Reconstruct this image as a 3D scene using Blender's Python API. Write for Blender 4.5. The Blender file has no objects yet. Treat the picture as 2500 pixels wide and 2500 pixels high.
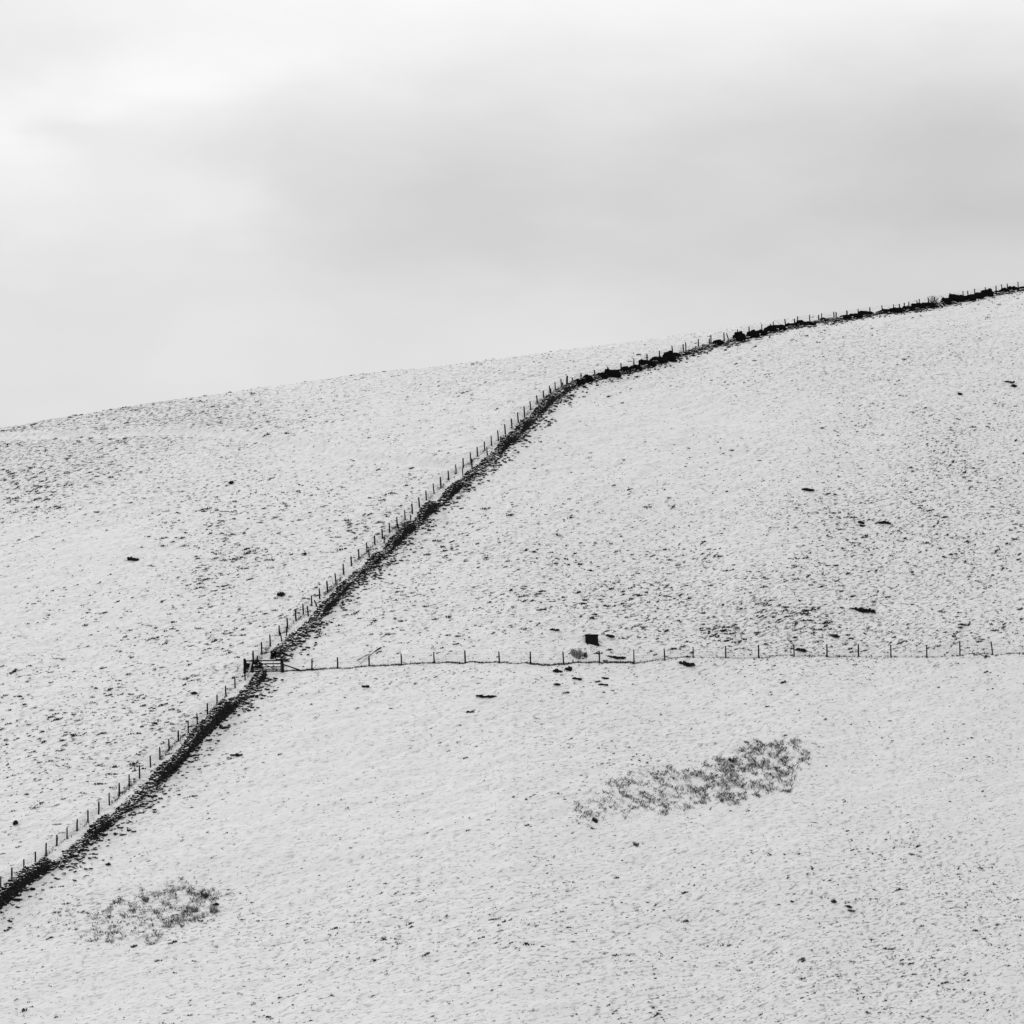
import bpy, bmesh, math, random
import numpy as np
from mathutils import Vector, Matrix, Quaternion

random.seed(7)
rng = np.random.default_rng(11)
S = bpy.context.scene
COL = S.collection

# ------------------------------------------------------------------ camera
PITCH = math.radians(8.0)
FOV = math.radians(20.0)
FPX = 1250.0 / math.tan(FOV / 2)            # focal length in photo pixels (photo is 2500 wide)
cam_d = bpy.data.cameras.new('camera')
cam_d.sensor_width = 36; cam_d.sensor_fit = 'HORIZONTAL'
cam_d.lens = 18 / math.tan(FOV / 2)
cam_d.clip_start = 0.5; cam_d.clip_end = 6000
cam = bpy.data.objects.new('camera', cam_d); COL.objects.link(cam)
cam.location = (0, 0, 0); cam.rotation_euler = (math.radians(90) + PITCH, 0, 0)
S.camera = cam
S.render.resolution_x = S.render.resolution_y = 1024

# ------------------------------------------------------------------ sky and sun
SUN_EL, SUN_AZ = math.radians(42), math.radians(-38)      # behind the hill, to the left
W = bpy.data.worlds.new('World'); S.world = W; W.use_nodes = True
wt = W.node_tree; wt.nodes.clear()
def N(t, kind, **kw):
    n = t.nodes.new(kind)
    for k, v in kw.items(): setattr(n, k, v)
    return n
def M(t, op, a, b=None, c=None, clamp=False):
    n = t.nodes.new('ShaderNodeMath'); n.operation = op; n.use_clamp = clamp
    for i, v in enumerate((a, b, c)):
        if v is None: continue
        if isinstance(v, (int, float)): n.inputs[i].default_value = v
        else: t.links.new(v, n.inputs[i])
    return n.outputs[0]
tc = N(wt, 'ShaderNodeTexCoord')
# wisps: the direction is nudged by soft noise before the cloud masses are read
mp = N(wt, 'ShaderNodeMapping'); mp.inputs['Scale'].default_value = (8, 8, 20)
wt.links.new(tc.outputs['Generated'], mp.inputs['Vector'])
nz = N(wt, 'ShaderNodeTexNoise'); nz.inputs['Scale'].default_value = 1.0; nz.inputs['Detail'].default_value = 6; nz.inputs['Roughness'].default_value = .55
wt.links.new(mp.outputs[0], nz.inputs['Vector'])
sepn = N(wt, 'ShaderNodeSeparateColor'); wt.links.new(nz.outputs['Color'], sepn.inputs[0])
sep = N(wt, 'ShaderNodeSeparateXYZ'); wt.links.new(tc.outputs['Generated'], sep.inputs[0])
X = M(wt, 'MULTIPLY_ADD', M(wt, 'SUBTRACT', sepn.outputs[0], .5), .12, sep.outputs[0])
Z = M(wt, 'MULTIPLY_ADD', M(wt, 'SUBTRACT', sepn.outputs[1], .5), .05, sep.outputs[2])
def lobe(px, py, wx, wy, amp):          # cloud mass centred on a direction, angular half-widths
    cx = (px - 1250) / FPX; el = PITCH + math.atan((1250 - py) / FPX)
    a = M(wt, 'MULTIPLY', M(wt, 'SUBTRACT', X, cx), FPX / wx)
    b = M(wt, 'MULTIPLY', M(wt, 'SUBTRACT', Z, math.sin(el)), FPX / wy)
    r = M(wt, 'ADD', M(wt, 'MULTIPLY', a, a), M(wt, 'MULTIPLY', b, b))
    return M(wt, 'MULTIPLY', M(wt, 'EXPONENT', M(wt, 'MULTIPLY', r, -1.0)), amp)
v = M(wt, 'MULTIPLY_ADD', M(wt, 'SUBTRACT', sepn.outputs[2], .5), .20, .768)
for L in [(430, 235, 260, 90, .11), (20, 370, 190, 170, .12), (1250, -40, 1900, 240, .20), (640, 170, 240, 80, .06), (420, 640, 300, 240, .02), (150, 190, 70, 50, .035), (620, 500, 90, 50, .04), (620, 640, 50, 35, .03), (240, 330, 150, 40, -.05), (60, 640, 120, 60, .03),
          (1250, 600, 560, 170, -.10), (2450, 560, 620, 300, -.16), (1800, 430, 700, 160, -.045), (330, 440, 400, 150, .055), (1480, 545, 110, 40, .03),
          (60, 130, 160, 110, -.05), (500, 560, 160, 60, .03), (700, 450, 260, 90, -.03)]:
    v = M(wt, 'ADD', v, lobe(*L))
zen = M(wt, 'MAXIMUM', M(wt, 'SUBTRACT', sep.outputs[2], .34), 0.0)   # an overcast sky is brightest overhead
v = M(wt, 'ADD', v, M(wt, 'MULTIPLY', zen, .22))
below = M(wt, 'GREATER_THAN', sep.outputs[2], -.02)
v = M(wt, 'MULTIPLY', v, M(wt, 'MULTIPLY_ADD', below, .35, .65))
sky = N(wt, 'ShaderNodeTexSky'); sky.sky_type = 'NISHITA'; sky.sun_disc = False
sky.sun_elevation = SUN_EL; sky.sun_rotation = SUN_AZ
bw = N(wt, 'ShaderNodeRGBToBW'); wt.links.new(sky.outputs[0], bw.inputs[0])
BG = 0.1
val = M(wt, 'ADD', M(wt, 'MULTIPLY', v, .95 / BG), M(wt, 'MULTIPLY', M(wt, 'MINIMUM', bw.outputs[0], 8.0), .05))
comb = N(wt, 'ShaderNodeCombineColor')
for i in range(3): wt.links.new(val, comb.inputs[i])
bg = N(wt, 'ShaderNodeBackground'); bg.inputs['Strength'].default_value = BG
wt.links.new(comb.outputs[0], bg.inputs[0])
out = N(wt, 'ShaderNodeOutputWorld'); wt.links.new(bg.outputs[0], out.inputs[0])

sun_d = bpy.data.lights.new('sun', 'SUN'); sun_d.energy = 0.75; sun_d.angle = math.radians(14); sun_d.color = (1, 1, 1)
sun = bpy.data.objects.new('sun', sun_d); COL.objects.link(sun)
sd = Vector((math.sin(SUN_AZ) * math.cos(SUN_EL), math.cos(SUN_AZ) * math.cos(SUN_EL), math.sin(SUN_EL)))
sun.rotation_euler = sd.to_track_quat('Z', 'Y').to_euler()

S.view_settings.view_transform = 'Standard'; S.view_settings.look = 'None'
S.view_settings.exposure = 0.0; S.view_settings.gamma = 1.0

# ------------------------------------------------------------------ noise and terrain
def _h(ix, iy, s):
    n = (ix.astype(np.int64) * 374761393 + iy.astype(np.int64) * 668265263 + s * 1442695041) & 0xffffffff
    n = ((n ^ (n >> 13)) * 1274126177) & 0xffffffff
    n = ((n ^ (n >> 16)) * 2246822519) & 0xffffffff
    return ((n ^ (n >> 15)) & 0xffffff) / float(0xffffff)
def vn(x, y, s=0):
    x = np.asarray(x, float); y = np.asarray(y, float)
    xi = np.floor(x); yi = np.floor(y); fx = x - xi; fy = y - yi
    fx = fx * fx * fx * (fx * (fx * 6 - 15) + 10); fy = fy * fy * fy * (fy * (fy * 6 - 15) + 10)
    a = _h(xi, yi, s); b = _h(xi + 1, yi, s); c = _h(xi, yi + 1, s); d = _h(xi + 1, yi + 1, s)
    return (a + (b - a) * fx + (c - a) * fy + (a - b - c + d) * fx * fy) * 2 - 1
def sstep(a, b, x):
    t = np.clip((x - a) / (b - a), 0, 1); return t * t * (3 - 2 * t)

SKYLINE = [(-1500, 1130), (-600, 1110), (-200, 1073), (0, 1047), (150, 1021), (254, 1005), (362, 989), (471, 974), (616, 953), (776, 930), (1035, 899),
           (1300, 866), (1500, 842), (1680, 819), (1870, 788), (1960, 777), (2100, 763), (2190, 745), (2260, 732), (2320, 723),
           (2400, 712), (2500, 698), (2700, 680), (3100, 668), (4000, 690)]
def _t(px): return (px - 1250) / (FPX * math.cos(PITCH))
def q_of(px, py):     # tan of elevation in the plane y, camera pitched
    return (math.sin(PITCH) + (1250 - py) / FPX * math.cos(PITCH)) / (math.cos(PITCH) - (1250 - py) / FPX * math.sin(PITCH))
def t_of(px, py):
    return ((px - 1250) / FPX) / (math.cos(PITCH) - (1250 - py) / FPX * math.sin(PITCH))
SK_T = np.array([t_of(a, b) for a, b in SKYLINE]); SK_Q = np.array([q_of(a, b) for a, b in SKYLINE])
YR_T = np.array([-.5, -.18, 0.0, .10, .18, .5]); YR_Y = np.array([372, 378, 392, 415, 440, 470.])
SLOPE, ROLL = 0.40, 25.0
TRACK = None
def contour(x): return .3 * x + .25 * (x + np.sqrt(x * x + 64))     # drift rows follow the contour of the slope
def height(x, y, micro=True):
    x = np.asarray(x, float); y = np.asarray(y, float)
    t = x / np.maximum(y, 200.0)
    qs = np.interp(t, SK_T, SK_Q); yr = np.interp(t, YR_T, YR_Y)
    d = yr - y
    z = y * qs - SLOPE * (np.sqrt(d * d + ROLL * ROLL) - ROLL)
    # valley floor and the viewer's own side
    zf = -2.2 - 33 * sstep(0, 170, y)
    z = zf + np.logaddexp(0, (z - zf) / 3.0) * 3.0 - 0
    z = np.maximum(z, -60)
    near = sstep(215, 245, y)
    dampr = .35 + .65 * sstep(0, 40, np.abs(d))
    z = z + near * dampr * (.55 * vn(x / 31 + 3, y / 27, 1) + .30 * vn(x / 9, y / 7, 2) )
    if TRACK is not None:
        ty = np.interp(x, TRACK[0], TRACK[1], left=-999, right=-999)
        k = np.exp(-((y - ty) / .7) ** 2) - np.exp(-((y - ty - 1.6) / .9) ** 2)
        z = z - .30 * k
    if micro:
        yr_ = y - contour(x)
        m = .125 * vn(x / 2.8, yr_ / 1.3, 3) + .085 * vn(x / 1.3, yr_ / .62, 4) + .05 * vn(x / .6, yr_ / .33, 5)
        z = z + near * m
    return z
def pick(px, py, dz=0.0):
    """the point of the hillside seen at a photo pixel"""
    q = q_of(px, py); t = t_of(px, py)
    ys = np.arange(225, 480, .4)
    zt = height(t * ys, ys)
    hit = np.nonzero(zt >= q * ys)[0]
    if len(hit) == 0:
        i = int(np.argmax(zt / ys)); y = ys[i]
        return Vector((t * y, y, float(zt[i]) + dz))
    i = hit[0]
    lo, hi = ys[max(i - 1, 0)], ys[i]
    for _ in range(12):
        mid = (lo + hi) / 2
        if float(height(t * mid, mid)) >= q * mid: hi = mid
        else: lo = mid
    return Vector((t * hi, hi, float(height(t * hi, hi)) + dz))
def proj(x, y, z):
    yc = y * math.cos(PITCH) + z * math.sin(PITCH); zc = -y * math.sin(PITCH) + z * math.cos(PITCH)
    return 1250 + FPX * x / yc, 1250 - FPX * zc / yc
def gz(x, y): return float(height(x, y))
def ppm(y): return FPX / y
trk = [pick(*p) for p in [(-60, 1070), (0, 1066), (120, 1063), (240, 1061), (380, 1058), (470, 1053), (540, 1060), (620, 1072), (720, 1085), (820, 1108), (900, 1120), (1000, 1128), (1090, 1140)]]
TRACK = (np.array([p.x for p in trk]), np.array([p.y for p in trk]))

# how much grass shows, over the hillside (1 = thick with tussocks); blobs as places on the hill
BLOBS = [(2380, 1130, 330, 190, .42), (2250, 1420, 420, 150, .40), (1750, 1490, 400, 110, .32), (1980, 1250, 260, 50, .25), (1450, 1420, 300, 150, .25),
         (1000, 1300, 200, 200, .15), (2000, 1560, 450, 60, .35), (120, 1200, 260, 90, .40), (60, 1060, 500, 45, .3), (420, 1010, 320, 45, .25), (700, 1250, 260, 130, .15),
         (550, 1430, 260, 160, .30), (260, 1800, 320, 170, .30), (520, 1640, 160, 120, .15), (2250, 2180, 340, 160, .28), (2150, 2430, 450, 120, .28),
         (1300, 1330, 300, 120, .16), (1000, 1500, 260, 90, .2), (1600, 1850, 260, 60, .12), (1250, 920, 900, 60, .12), (1350, 2300, 900, 200, .10),
         (300, 2230, 230, 60, .3), (950, 1660, 180, 40, .16),
         (260, 1330, 130, 90, -.25), (1550, 1000, 350, 90, -.10), (850, 1850, 420, 220, -.10), (560, 2050, 300, 110, -.08), (2000, 1720, 600, 60, -.05), (300, 1110, 260, 22, -.1)]
def grassy(px, py):
    d = np.full_like(np.asarray(px, float), .20)
    for cx, cy, wx, wy, a in BLOBS: d = d + a * np.exp(-((px - cx) / wx) ** 2 - ((py - cy) / wy) ** 2)
    return np.clip(d, .03, 1)

# ------------------------------------------------------------------ materials
def mat_base(name):
    m = bpy.data.materials.new(name); m.use_nodes = True
    t = m.node_tree; p = t.nodes['Principled BSDF']
    p.inputs['Roughness'].default_value = .85; p.inputs['Specular IOR Level'].default_value = .15
    return m, t, p
def grey(t, sock, p):
    c = N(t, 'ShaderNodeCombineColor')
    for i in range(3): t.links.new(sock, c.inputs[i])
    t.links.new(c.outputs[0], p.inputs['Base Color'])
def noise(t, scale, detail=3, rough=.55, stretch=(1, 1, 1), rot=0, drift=False):
    g = N(t, 'ShaderNodeNewGeometry')
    if drift:
        s_ = N(t, 'ShaderNodeSeparateXYZ'); t.links.new(g.outputs['Position'], s_.inputs[0]); x, y, z = s_.outputs
        k = M(t, 'ADD', M(t, 'MULTIPLY', x, .55), M(t, 'MULTIPLY', M(t, 'SQRT', M(t, 'MULTIPLY_ADD', x, x, 64.0)), .25))
        c_ = N(t, 'ShaderNodeCombineXYZ'); t.links.new(x, c_.inputs[0]); t.links.new(M(t, 'SUBTRACT', y, k), c_.inputs[1]); g = c_; gv = c_.outputs[0]
    else: gv = g.outputs['Position']
    mp = N(t, 'ShaderNodeMapping')
    mp.inputs['Scale'].default_value = stretch; mp.inputs['Rotation'].default_value = (0, 0, rot)
    t.links.new(gv, mp.inputs['Vector'])
    n = N(t, 'ShaderNodeTexNoise'); n.inputs['Scale'].default_value = scale; n.inputs['Detail'].default_value = detail; n.inputs['Roughness'].default_value = rough
    t.links.new(mp.outputs[0], n.inputs['Vector'])
    return n.outputs[0]
def mapr(t, v, a, b, c=0., d=1.):
    n = N(t, 'ShaderNodeMapRange'); n.interpolation_type = 'SMOOTHSTEP'
    for i, k in enumerate((v, a, b, c, d)):
        if isinstance(k, (int, float)): n.inputs[i].default_value = k
        else: t.links.new(k, n.inputs[i])
    return n.outputs[0]
def mixf(t, f, a, b):
    n = N(t, 'ShaderNodeMix'); n.data_type = 'FLOAT'
    for i, k in zip((0, 2, 3), (f, a, b)):
        if isinstance(k, (int, float)): n.inputs[i].default_value = k
        else: t.links.new(k, n.inputs[i])
    return n.outputs[0]

SNOW = .82
def snow_ground():
    m, t, p = mat_base('thin snow over grass')
    at = N(t, 'ShaderNodeAttribute'); at.attribute_name = 'cover'
    cov = at.outputs['Fac']
    n1 = noise(t, 2.8, 5, .62, (.55, 1, 1), drift=True)
    n2 = noise(t, .35, 4, .6, (1, 1, 1))
    n3 = noise(t, 4.2, 3, .6, (.36, 1, 1), drift=True)
    k = M(t, 'ADD', cov, M(t, 'MULTIPLY', M(t, 'SUBTRACT', n2, .5), .9))
    thr = mixf(t, M(t, 'MINIMUM', M(t, 'MAXIMUM', k, 0.0), 1.0), .63, .50)
    th2 = M(t, 'ADD', thr, .10)
    f1 = mapr(t, n1, thr, th2)
    f3 = M(t, 'MULTIPLY', mapr(t, n3, .50, .66), M(t, 'MULTIPLY_ADD', k, .8, .35))  # light grey streaks: terrace shading put into the colour, along with thin grass
    a = mixf(t, M(t, 'MULTIPLY', f3, .75), SNOW, .25)
    b = mixf(t, M(t, 'MULTIPLY', f1, .8), a, .14)
    grey(t, b, p)
    bm_ = N(t, 'ShaderNodeBump'); bm_.inputs['Strength'].default_value = .5; bm_.inputs['Distance'].default_value = .05
    t.links.new(noise(t, 5.0, 4, .6, (.5, 1, 1), drift=True), bm_.inputs['Height']); t.links.new(bm_.outputs[0], p.inputs['Normal'])
    p.inputs['Roughness'].default_value = .7
    return m
def snowy(name, dark, light, lo=.45, hi=.75, snow=.84, amount=1.0, nscale=6.0):
    """dark stone, wood or peat whose upward faces carry lying snow"""
    m, t, p = mat_base(name)
    base = mapr(t, noise(t, nscale, 5, .65), .35, .7, dark, light)
    g = N(t, 'ShaderNodeNewGeometry'); s = N(t, 'ShaderNodeSeparateXYZ'); t.links.new(g.outputs['Normal'], s.inputs[0])
    nz_ = M(t, 'ADD', s.outputs[2], M(t, 'MULTIPLY', M(t, 'SUBTRACT', noise(t, 2.2, 4, .6), .5), .9))
    la = N(t, 'ShaderNodeAttribute'); la.attribute_name = 'shade'; nz_ = M(t, 'ADD', nz_, la.outputs['Fac'])
    f = M(t, 'MULTIPLY', mapr(t, nz_, lo, hi), amount)
    grey(t, mixf(t, f, base, snow), p)
    return m
def shade_mat(name, mul=1.0):
    m, t, p = mat_base(name)
    at = N(t, 'ShaderNodeAttribute'); at.attribute_name = 'shade'
    grey(t, M(t, 'MULTIPLY', at.outputs['Fac'], mul), p)
    p.inputs['Roughness'].default_value = 1; p.inputs['Specular IOR Level'].default_value = 0
    return m
M_GROUND = snow_ground()
M_WALL = snowy('wet dark walling stone with lying snow', .005, .024, .60, .86)
M_STONE = snowy('wet dark fallen stone with lying snow', .006, .03, .42, .72)
M_PALE = snowy('pale lichened boulder', .03, .10, .66, .95)
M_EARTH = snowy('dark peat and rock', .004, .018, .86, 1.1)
M_WOOD = snowy('dark weathered wood', .005, .014, 1.05, 1.3)
M_PLANK = snowy('plank under rime', .30, .50, .3, .8)
M_BOX = snowy('black painted feed box', .006, .010, .93, .99, amount=.9)
M_WIRE, _t1, _p1 = mat_base('dull galvanised wire'); _p1.inputs['Base Color'].default_value = (.06, .06, .06, 1)
M_GRASS = shade_mat('withered grass'); M_BUSH = shade_mat('dark gorse leaves')

# ------------------------------------------------------------------ object helpers
def mesh_np(name, verts, faces, mat, shade=None, smooth=False):
    """faces: (n,3) or (n,4) int array"""
    me = bpy.data.meshes.new(name)
    verts = np.asarray(verts, np.float32); faces = np.asarray(faces, np.int32)
    k = faces.shape[1]; nf = len(faces)
    me.vertices.add(len(verts)); me.vertices.foreach_set('co', verts.ravel())
    me.loops.add(nf * k); me.loops.foreach_set('vertex_index', faces.ravel())
    me.polygons.add(nf); me.polygons.foreach_set('loop_start', np.arange(0, nf * k, k, dtype=np.int32))
    me.polygons.foreach_set('loop_total', np.full(nf, k, np.int32))
    me.polygons.foreach_set('use_smooth', np.full(nf, smooth))
    if shade is not None:
        a = me.attributes.new('shade', 'FLOAT', 'FACE'); a.data.foreach_set('value', np.asarray(shade, np.float32))
    me.update(calc_edges=True); me.validate()
    me.materials.append(mat)
    return me
def add(name, me, parent=None, loc=None):
    o = bpy.data.objects.new(name, me); COL.objects.link(o)
    if parent is not None: o.parent = parent
    if loc is not None: o.location = loc
    return o
def empty(name, loc):
    o = bpy.data.objects.new(name, None); COL.objects.link(o); o.location = loc; o.empty_display_size = .3
    return o
def tag(o, label=None, cat=None, group=None, kind=None):
    if label: o['label'] = label
    if cat: o['category'] = cat
    if group: o['group'] = group
    if kind: o['kind'] = kind
    return o

# ------------------------------------------------------------------ the hillside
def spread(a, b, n, pw, rev=False):
    u = np.linspace(0, 1, n + 1)[1:] ** pw
    return (b + (a - b) * u)[::-1] if rev else a + (b - a) * u
xs = np.concatenate([spread(-900, -88, 70, 2.2, True), np.arange(-88, 88.01, .17), spread(88.01, 900, 70, 2.2)])
ys = np.concatenate([spread(-120, 226, 130, 1.4, True), np.arange(226, 455, .19), spread(455, 1500, 80, 2.0)])
GX, GY = np.meshgrid(xs, ys)
GZ = height(GX, GY)
nx, ny = len(xs), len(ys)
idx = np.arange(nx * ny).reshape(ny, nx)
F = np.stack([idx[:-1, :-1], idx[:-1, 1:], idx[1:, 1:], idx[1:, :-1]], -1).reshape(-1, 4)
V = np.stack([GX, GY, GZ], -1).reshape(-1, 3)
me = mesh_np('hillside', V, F, M_GROUND, smooth=True)
yy = np.maximum(V[:, 1], 30)
PX, PY = proj(V[:, 0], yy, V[:, 2])
cv = grassy(PX, PY)
for cx, cy, wx, wy, a in [(150, 1090, 500, 90, .65), (420, 995, 320, 50, .5), (2200, 860, 500, 90, .3), (1250, 910, 700, 60, .25), (1300, 2250, 1300, 260, .16), (1500, 1760, 700, 90, .2), (2100, 1300, 500, 300, .15)]:
    cv = cv + a * np.exp(-((PX - cx) / wx) ** 2 - ((PY - cy) / wy) ** 2)
cv = np.clip(cv, 0, 1)
ty = np.interp(V[:, 0], TRACK[0], TRACK[1], left=-999, right=-999)
cv = cv * (1 - .95 * np.exp(-((V[:, 1] - ty) / 1.2) ** 2))
a = me.attributes.new('cover', 'FLOAT', 'POINT'); a.data.foreach_set('value', cv.astype(np.float32))
hill = add('hillside', me)
tag(hill, 'steep hillside under thin patchy snow rising to the skyline', 'hillside', kind='structure')
del GX, GY, GZ, PX, PY, V, F, cv

# ------------------------------------------------------------------ blades: grass, bracken, fringes
def blades(base, hgt, wid, lean, leanh, shade):
    """one bent blade (2 triangles) per row"""
    n = len(base)
    ang = rng.uniform(0, 2 * np.pi, n); ca, sa = np.cos(ang), np.sin(ang)
    w = wid[:, None] * np.stack([ca, sa, np.zeros(n)], 1) * .5
    L = np.stack([np.cos(lean), np.sin(lean), np.zeros(n)], 1) * leanh[:, None]
    up = np.zeros((n, 3)); up[:, 2] = 1
    v0 = base - w; v1 = base + w
    v2 = base + up * (hgt * .62)[:, None] + L * .35 + w * .6
    v3 = base + up * (hgt * .97)[:, None] + L
    V = np.stack([v0, v1, v2, v3], 1).reshape(-1, 3)
    i = np.arange(n)[:, None] * 4
    F = np.concatenate([i + [[0, 1, 2]], i + [[0, 2, 3]]], 1).reshape(-1, 3)
    return V, F, np.repeat(shade, 2)

def tussocks(cx, cy, length, hgt, shade, per=14.0):
    """rows of blades: tufts drawn out a little along the contour"""
    n = np.maximum((length * per).astype(int), 4)
    k = np.repeat(np.arange(len(cx)), n); m = len(k)
    u = np.clip(rng.normal(0, .26, m), -.6, .6); w = rng.normal(0, .2, m)
    th = (np.arctan(.55 + .25 * cx / np.sqrt(cx * cx + 64)) + rng.normal(0, .22, len(cx)))[k]
    x = cx[k] + u * length[k] * np.cos(th) * 1.15 + w * hgt[k] * .8
    y = cy[k] + u * length[k] * np.sin(th) + w * hgt[k]
    z = height(x, y) - .03
    h = hgt[k] * rng.uniform(.6, 1.15, m) * (1 - 1.2 * u * u)
    base = np.stack([x, y, z], 1)
    return blades(base, h, rng.uniform(.08, .16, m), rng.uniform(0, 2 * np.pi, m), h * rng.uniform(.2, .8, m), shade[k] * rng.uniform(.7, 1.35, m))

NT = 170000
ty_ = rng.uniform(232, 440, NT); tx_ = rng.uniform(-.19, .19, NT) * ty_
tz_ = height(tx_, ty_); tpx, tpy = proj(tx_, ty_, tz_)
g = grassy(tpx, tpy)
cl = .5 + .5 * vn(tx_ / 5.5, ty_ / 6, 21); cl2 = .5 + .5 * vn(tx_ / 1.7, ty_ / 2.2, 22)
dens = g * (.35 + .75 * cl) * (.3 + .9 * cl2)
ty2 = np.interp(tx_, TRACK[0], TRACK[1], left=-999, right=-999)
dens *= 1 - .97 * np.exp(-((ty_ - ty2) / 1.3) ** 2)
keep = (rng.uniform(0, 1, NT) < dens * .95) & (tpy < 2560)
tx_, ty_, g = tx_[keep], ty_[keep], g[keep]
n = len(tx_)
size = np.exp(rng.normal(-2.1, .55, n)) * (.75 + .6 * g) * (.7 + .6 * cl[keep]); up = (tpy[keep] < 1600) | (tpx[keep] < (2220 - tpy[keep]) * 1.15); far = sstep(1350, 1050, tpy[keep]) if False else np.clip((1300 - tpy[keep]) / 300, 0, 1); size = np.clip(size * np.where(up, 1.25, .92) * (1 - .25 * far), .06, .9)
shade = np.clip(np.exp(rng.normal(-2.9, .85, n)) * (.22 / (size + .06)) ** .8 * np.where(up, .85, 1.1) * (1 + .8 * far), .008, .34)
V, F, sh = tussocks(tx_, ty_, size * 1.25, np.clip(.06 + size * .34, .06, .26), shade, 34)
print('tussocks', n, 'tris', len(F))
o = add('grass_tussocks', mesh_np('grass_tussocks', V, F, M_GRASS, sh))
tag(o, 'withered grass tussocks poking through the snow all over the hillside', 'grass', kind='stuff')

# ------------------------------------------------------------------ stones
def ico(sub):
    bm = bmesh.new(); bmesh.ops.create_icosphere(bm, subdivisions=sub, radius=1)
    v = np.array([q.co[:] for q in bm.verts]); f = np.array([[w.index for w in q.verts] for q in bm.faces]); bm.free()
    return v, f
IV, IF = ico(2)
IV = np.sign(IV) * np.abs(IV) ** .72; IV /= np.abs(IV).max()
def stones(cen, size, yaw, tilt=.25):
    """angular stones, batched: cen (n,3), size (n,3) half sizes"""
    n = len(cen); m = len(IV)
    v = IV[None] * (1 + rng.normal(0, .09, (n, m, 1)))
    v = v + rng.normal(0, .05, (n, m, 3))
    v = v * size[:, None, :]
    a = rng.normal(0, tilt, n); c, s = np.cos(a)[:, None], np.sin(a)[:, None]
    y, z = v[..., 1].copy(), v[..., 2].copy(); v[..., 1] = y * c - z * s; v[..., 2] = y * s + z * c
    a = rng.normal(0, tilt, n); c, s = np.cos(a)[:, None], np.sin(a)[:, None]
    x, z = v[..., 0].copy(), v[..., 2].copy(); v[..., 0] = x * c - z * s; v[..., 2] = x * s + z * c
    c, s = np.cos(yaw)[:, None], np.sin(yaw)[:, None]
    x, y = v[..., 0].copy(), v[..., 1].copy(); v[..., 0] = x * c - y * s; v[..., 1] = x * s + y * c
    v = v + cen[:, None, :]
    F = (IF[None] + (np.arange(n) * m)[:, None, None]).reshape(-1, 3)
    return v.reshape(-1, 3), F

def resample(pts, step):
    P = np.array(pts); seg = np.linalg.norm(np.diff(P[:, :2], axis=0), axis=1); s = np.concatenate([[0], np.cumsum(seg)])
    k = np.arange(0, s[-1], step)
    return np.stack([np.interp(k, s, P[:, i]) for i in range(P.shape[1])], 1)
def smooth(P, w):
    Q = P.copy(); ker = np.ones(w) / w
    for i in range(2):
        q = np.pad(P[:, i], w // 2, mode='edge'); Q[:, i] = np.convolve(q, ker, 'valid')[:len(P)]
    return Q
def wall_path(foot, hk, setback=.38, sm=9):
    pts = [(*pick(px, py)[:2], px) for px, py in foot]
    P = resample(pts, .25); P = smooth(P, sm)
    T = np.gradient(P[:, :2], axis=0); T /= np.linalg.norm(T, axis=1)[:, None]
    Nn = np.stack([T[:, 1], -T[:, 0]], 1)              # right-hand side, towards the viewer
    C = P[:, :2] - Nn * setback
    h = np.interp(P[:, 2], [a for a, b in hk], [b for a, b in hk])
    h = np.where(h < .5, np.maximum(h - .04, 0.15), h * 1.12)
    h = np.convolve(np.pad(h, 3, mode='edge'), np.ones(7) / 7, 'valid')
    h = h * (1 + .16 * vn(np.arange(len(P)) * .25 / 1.7, 0 * h, 33)) + .06 * vn(np.arange(len(P)) * .25 / .4, 0 * h, 34)
    return C, T, Nn, h, P[:, 2]
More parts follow.
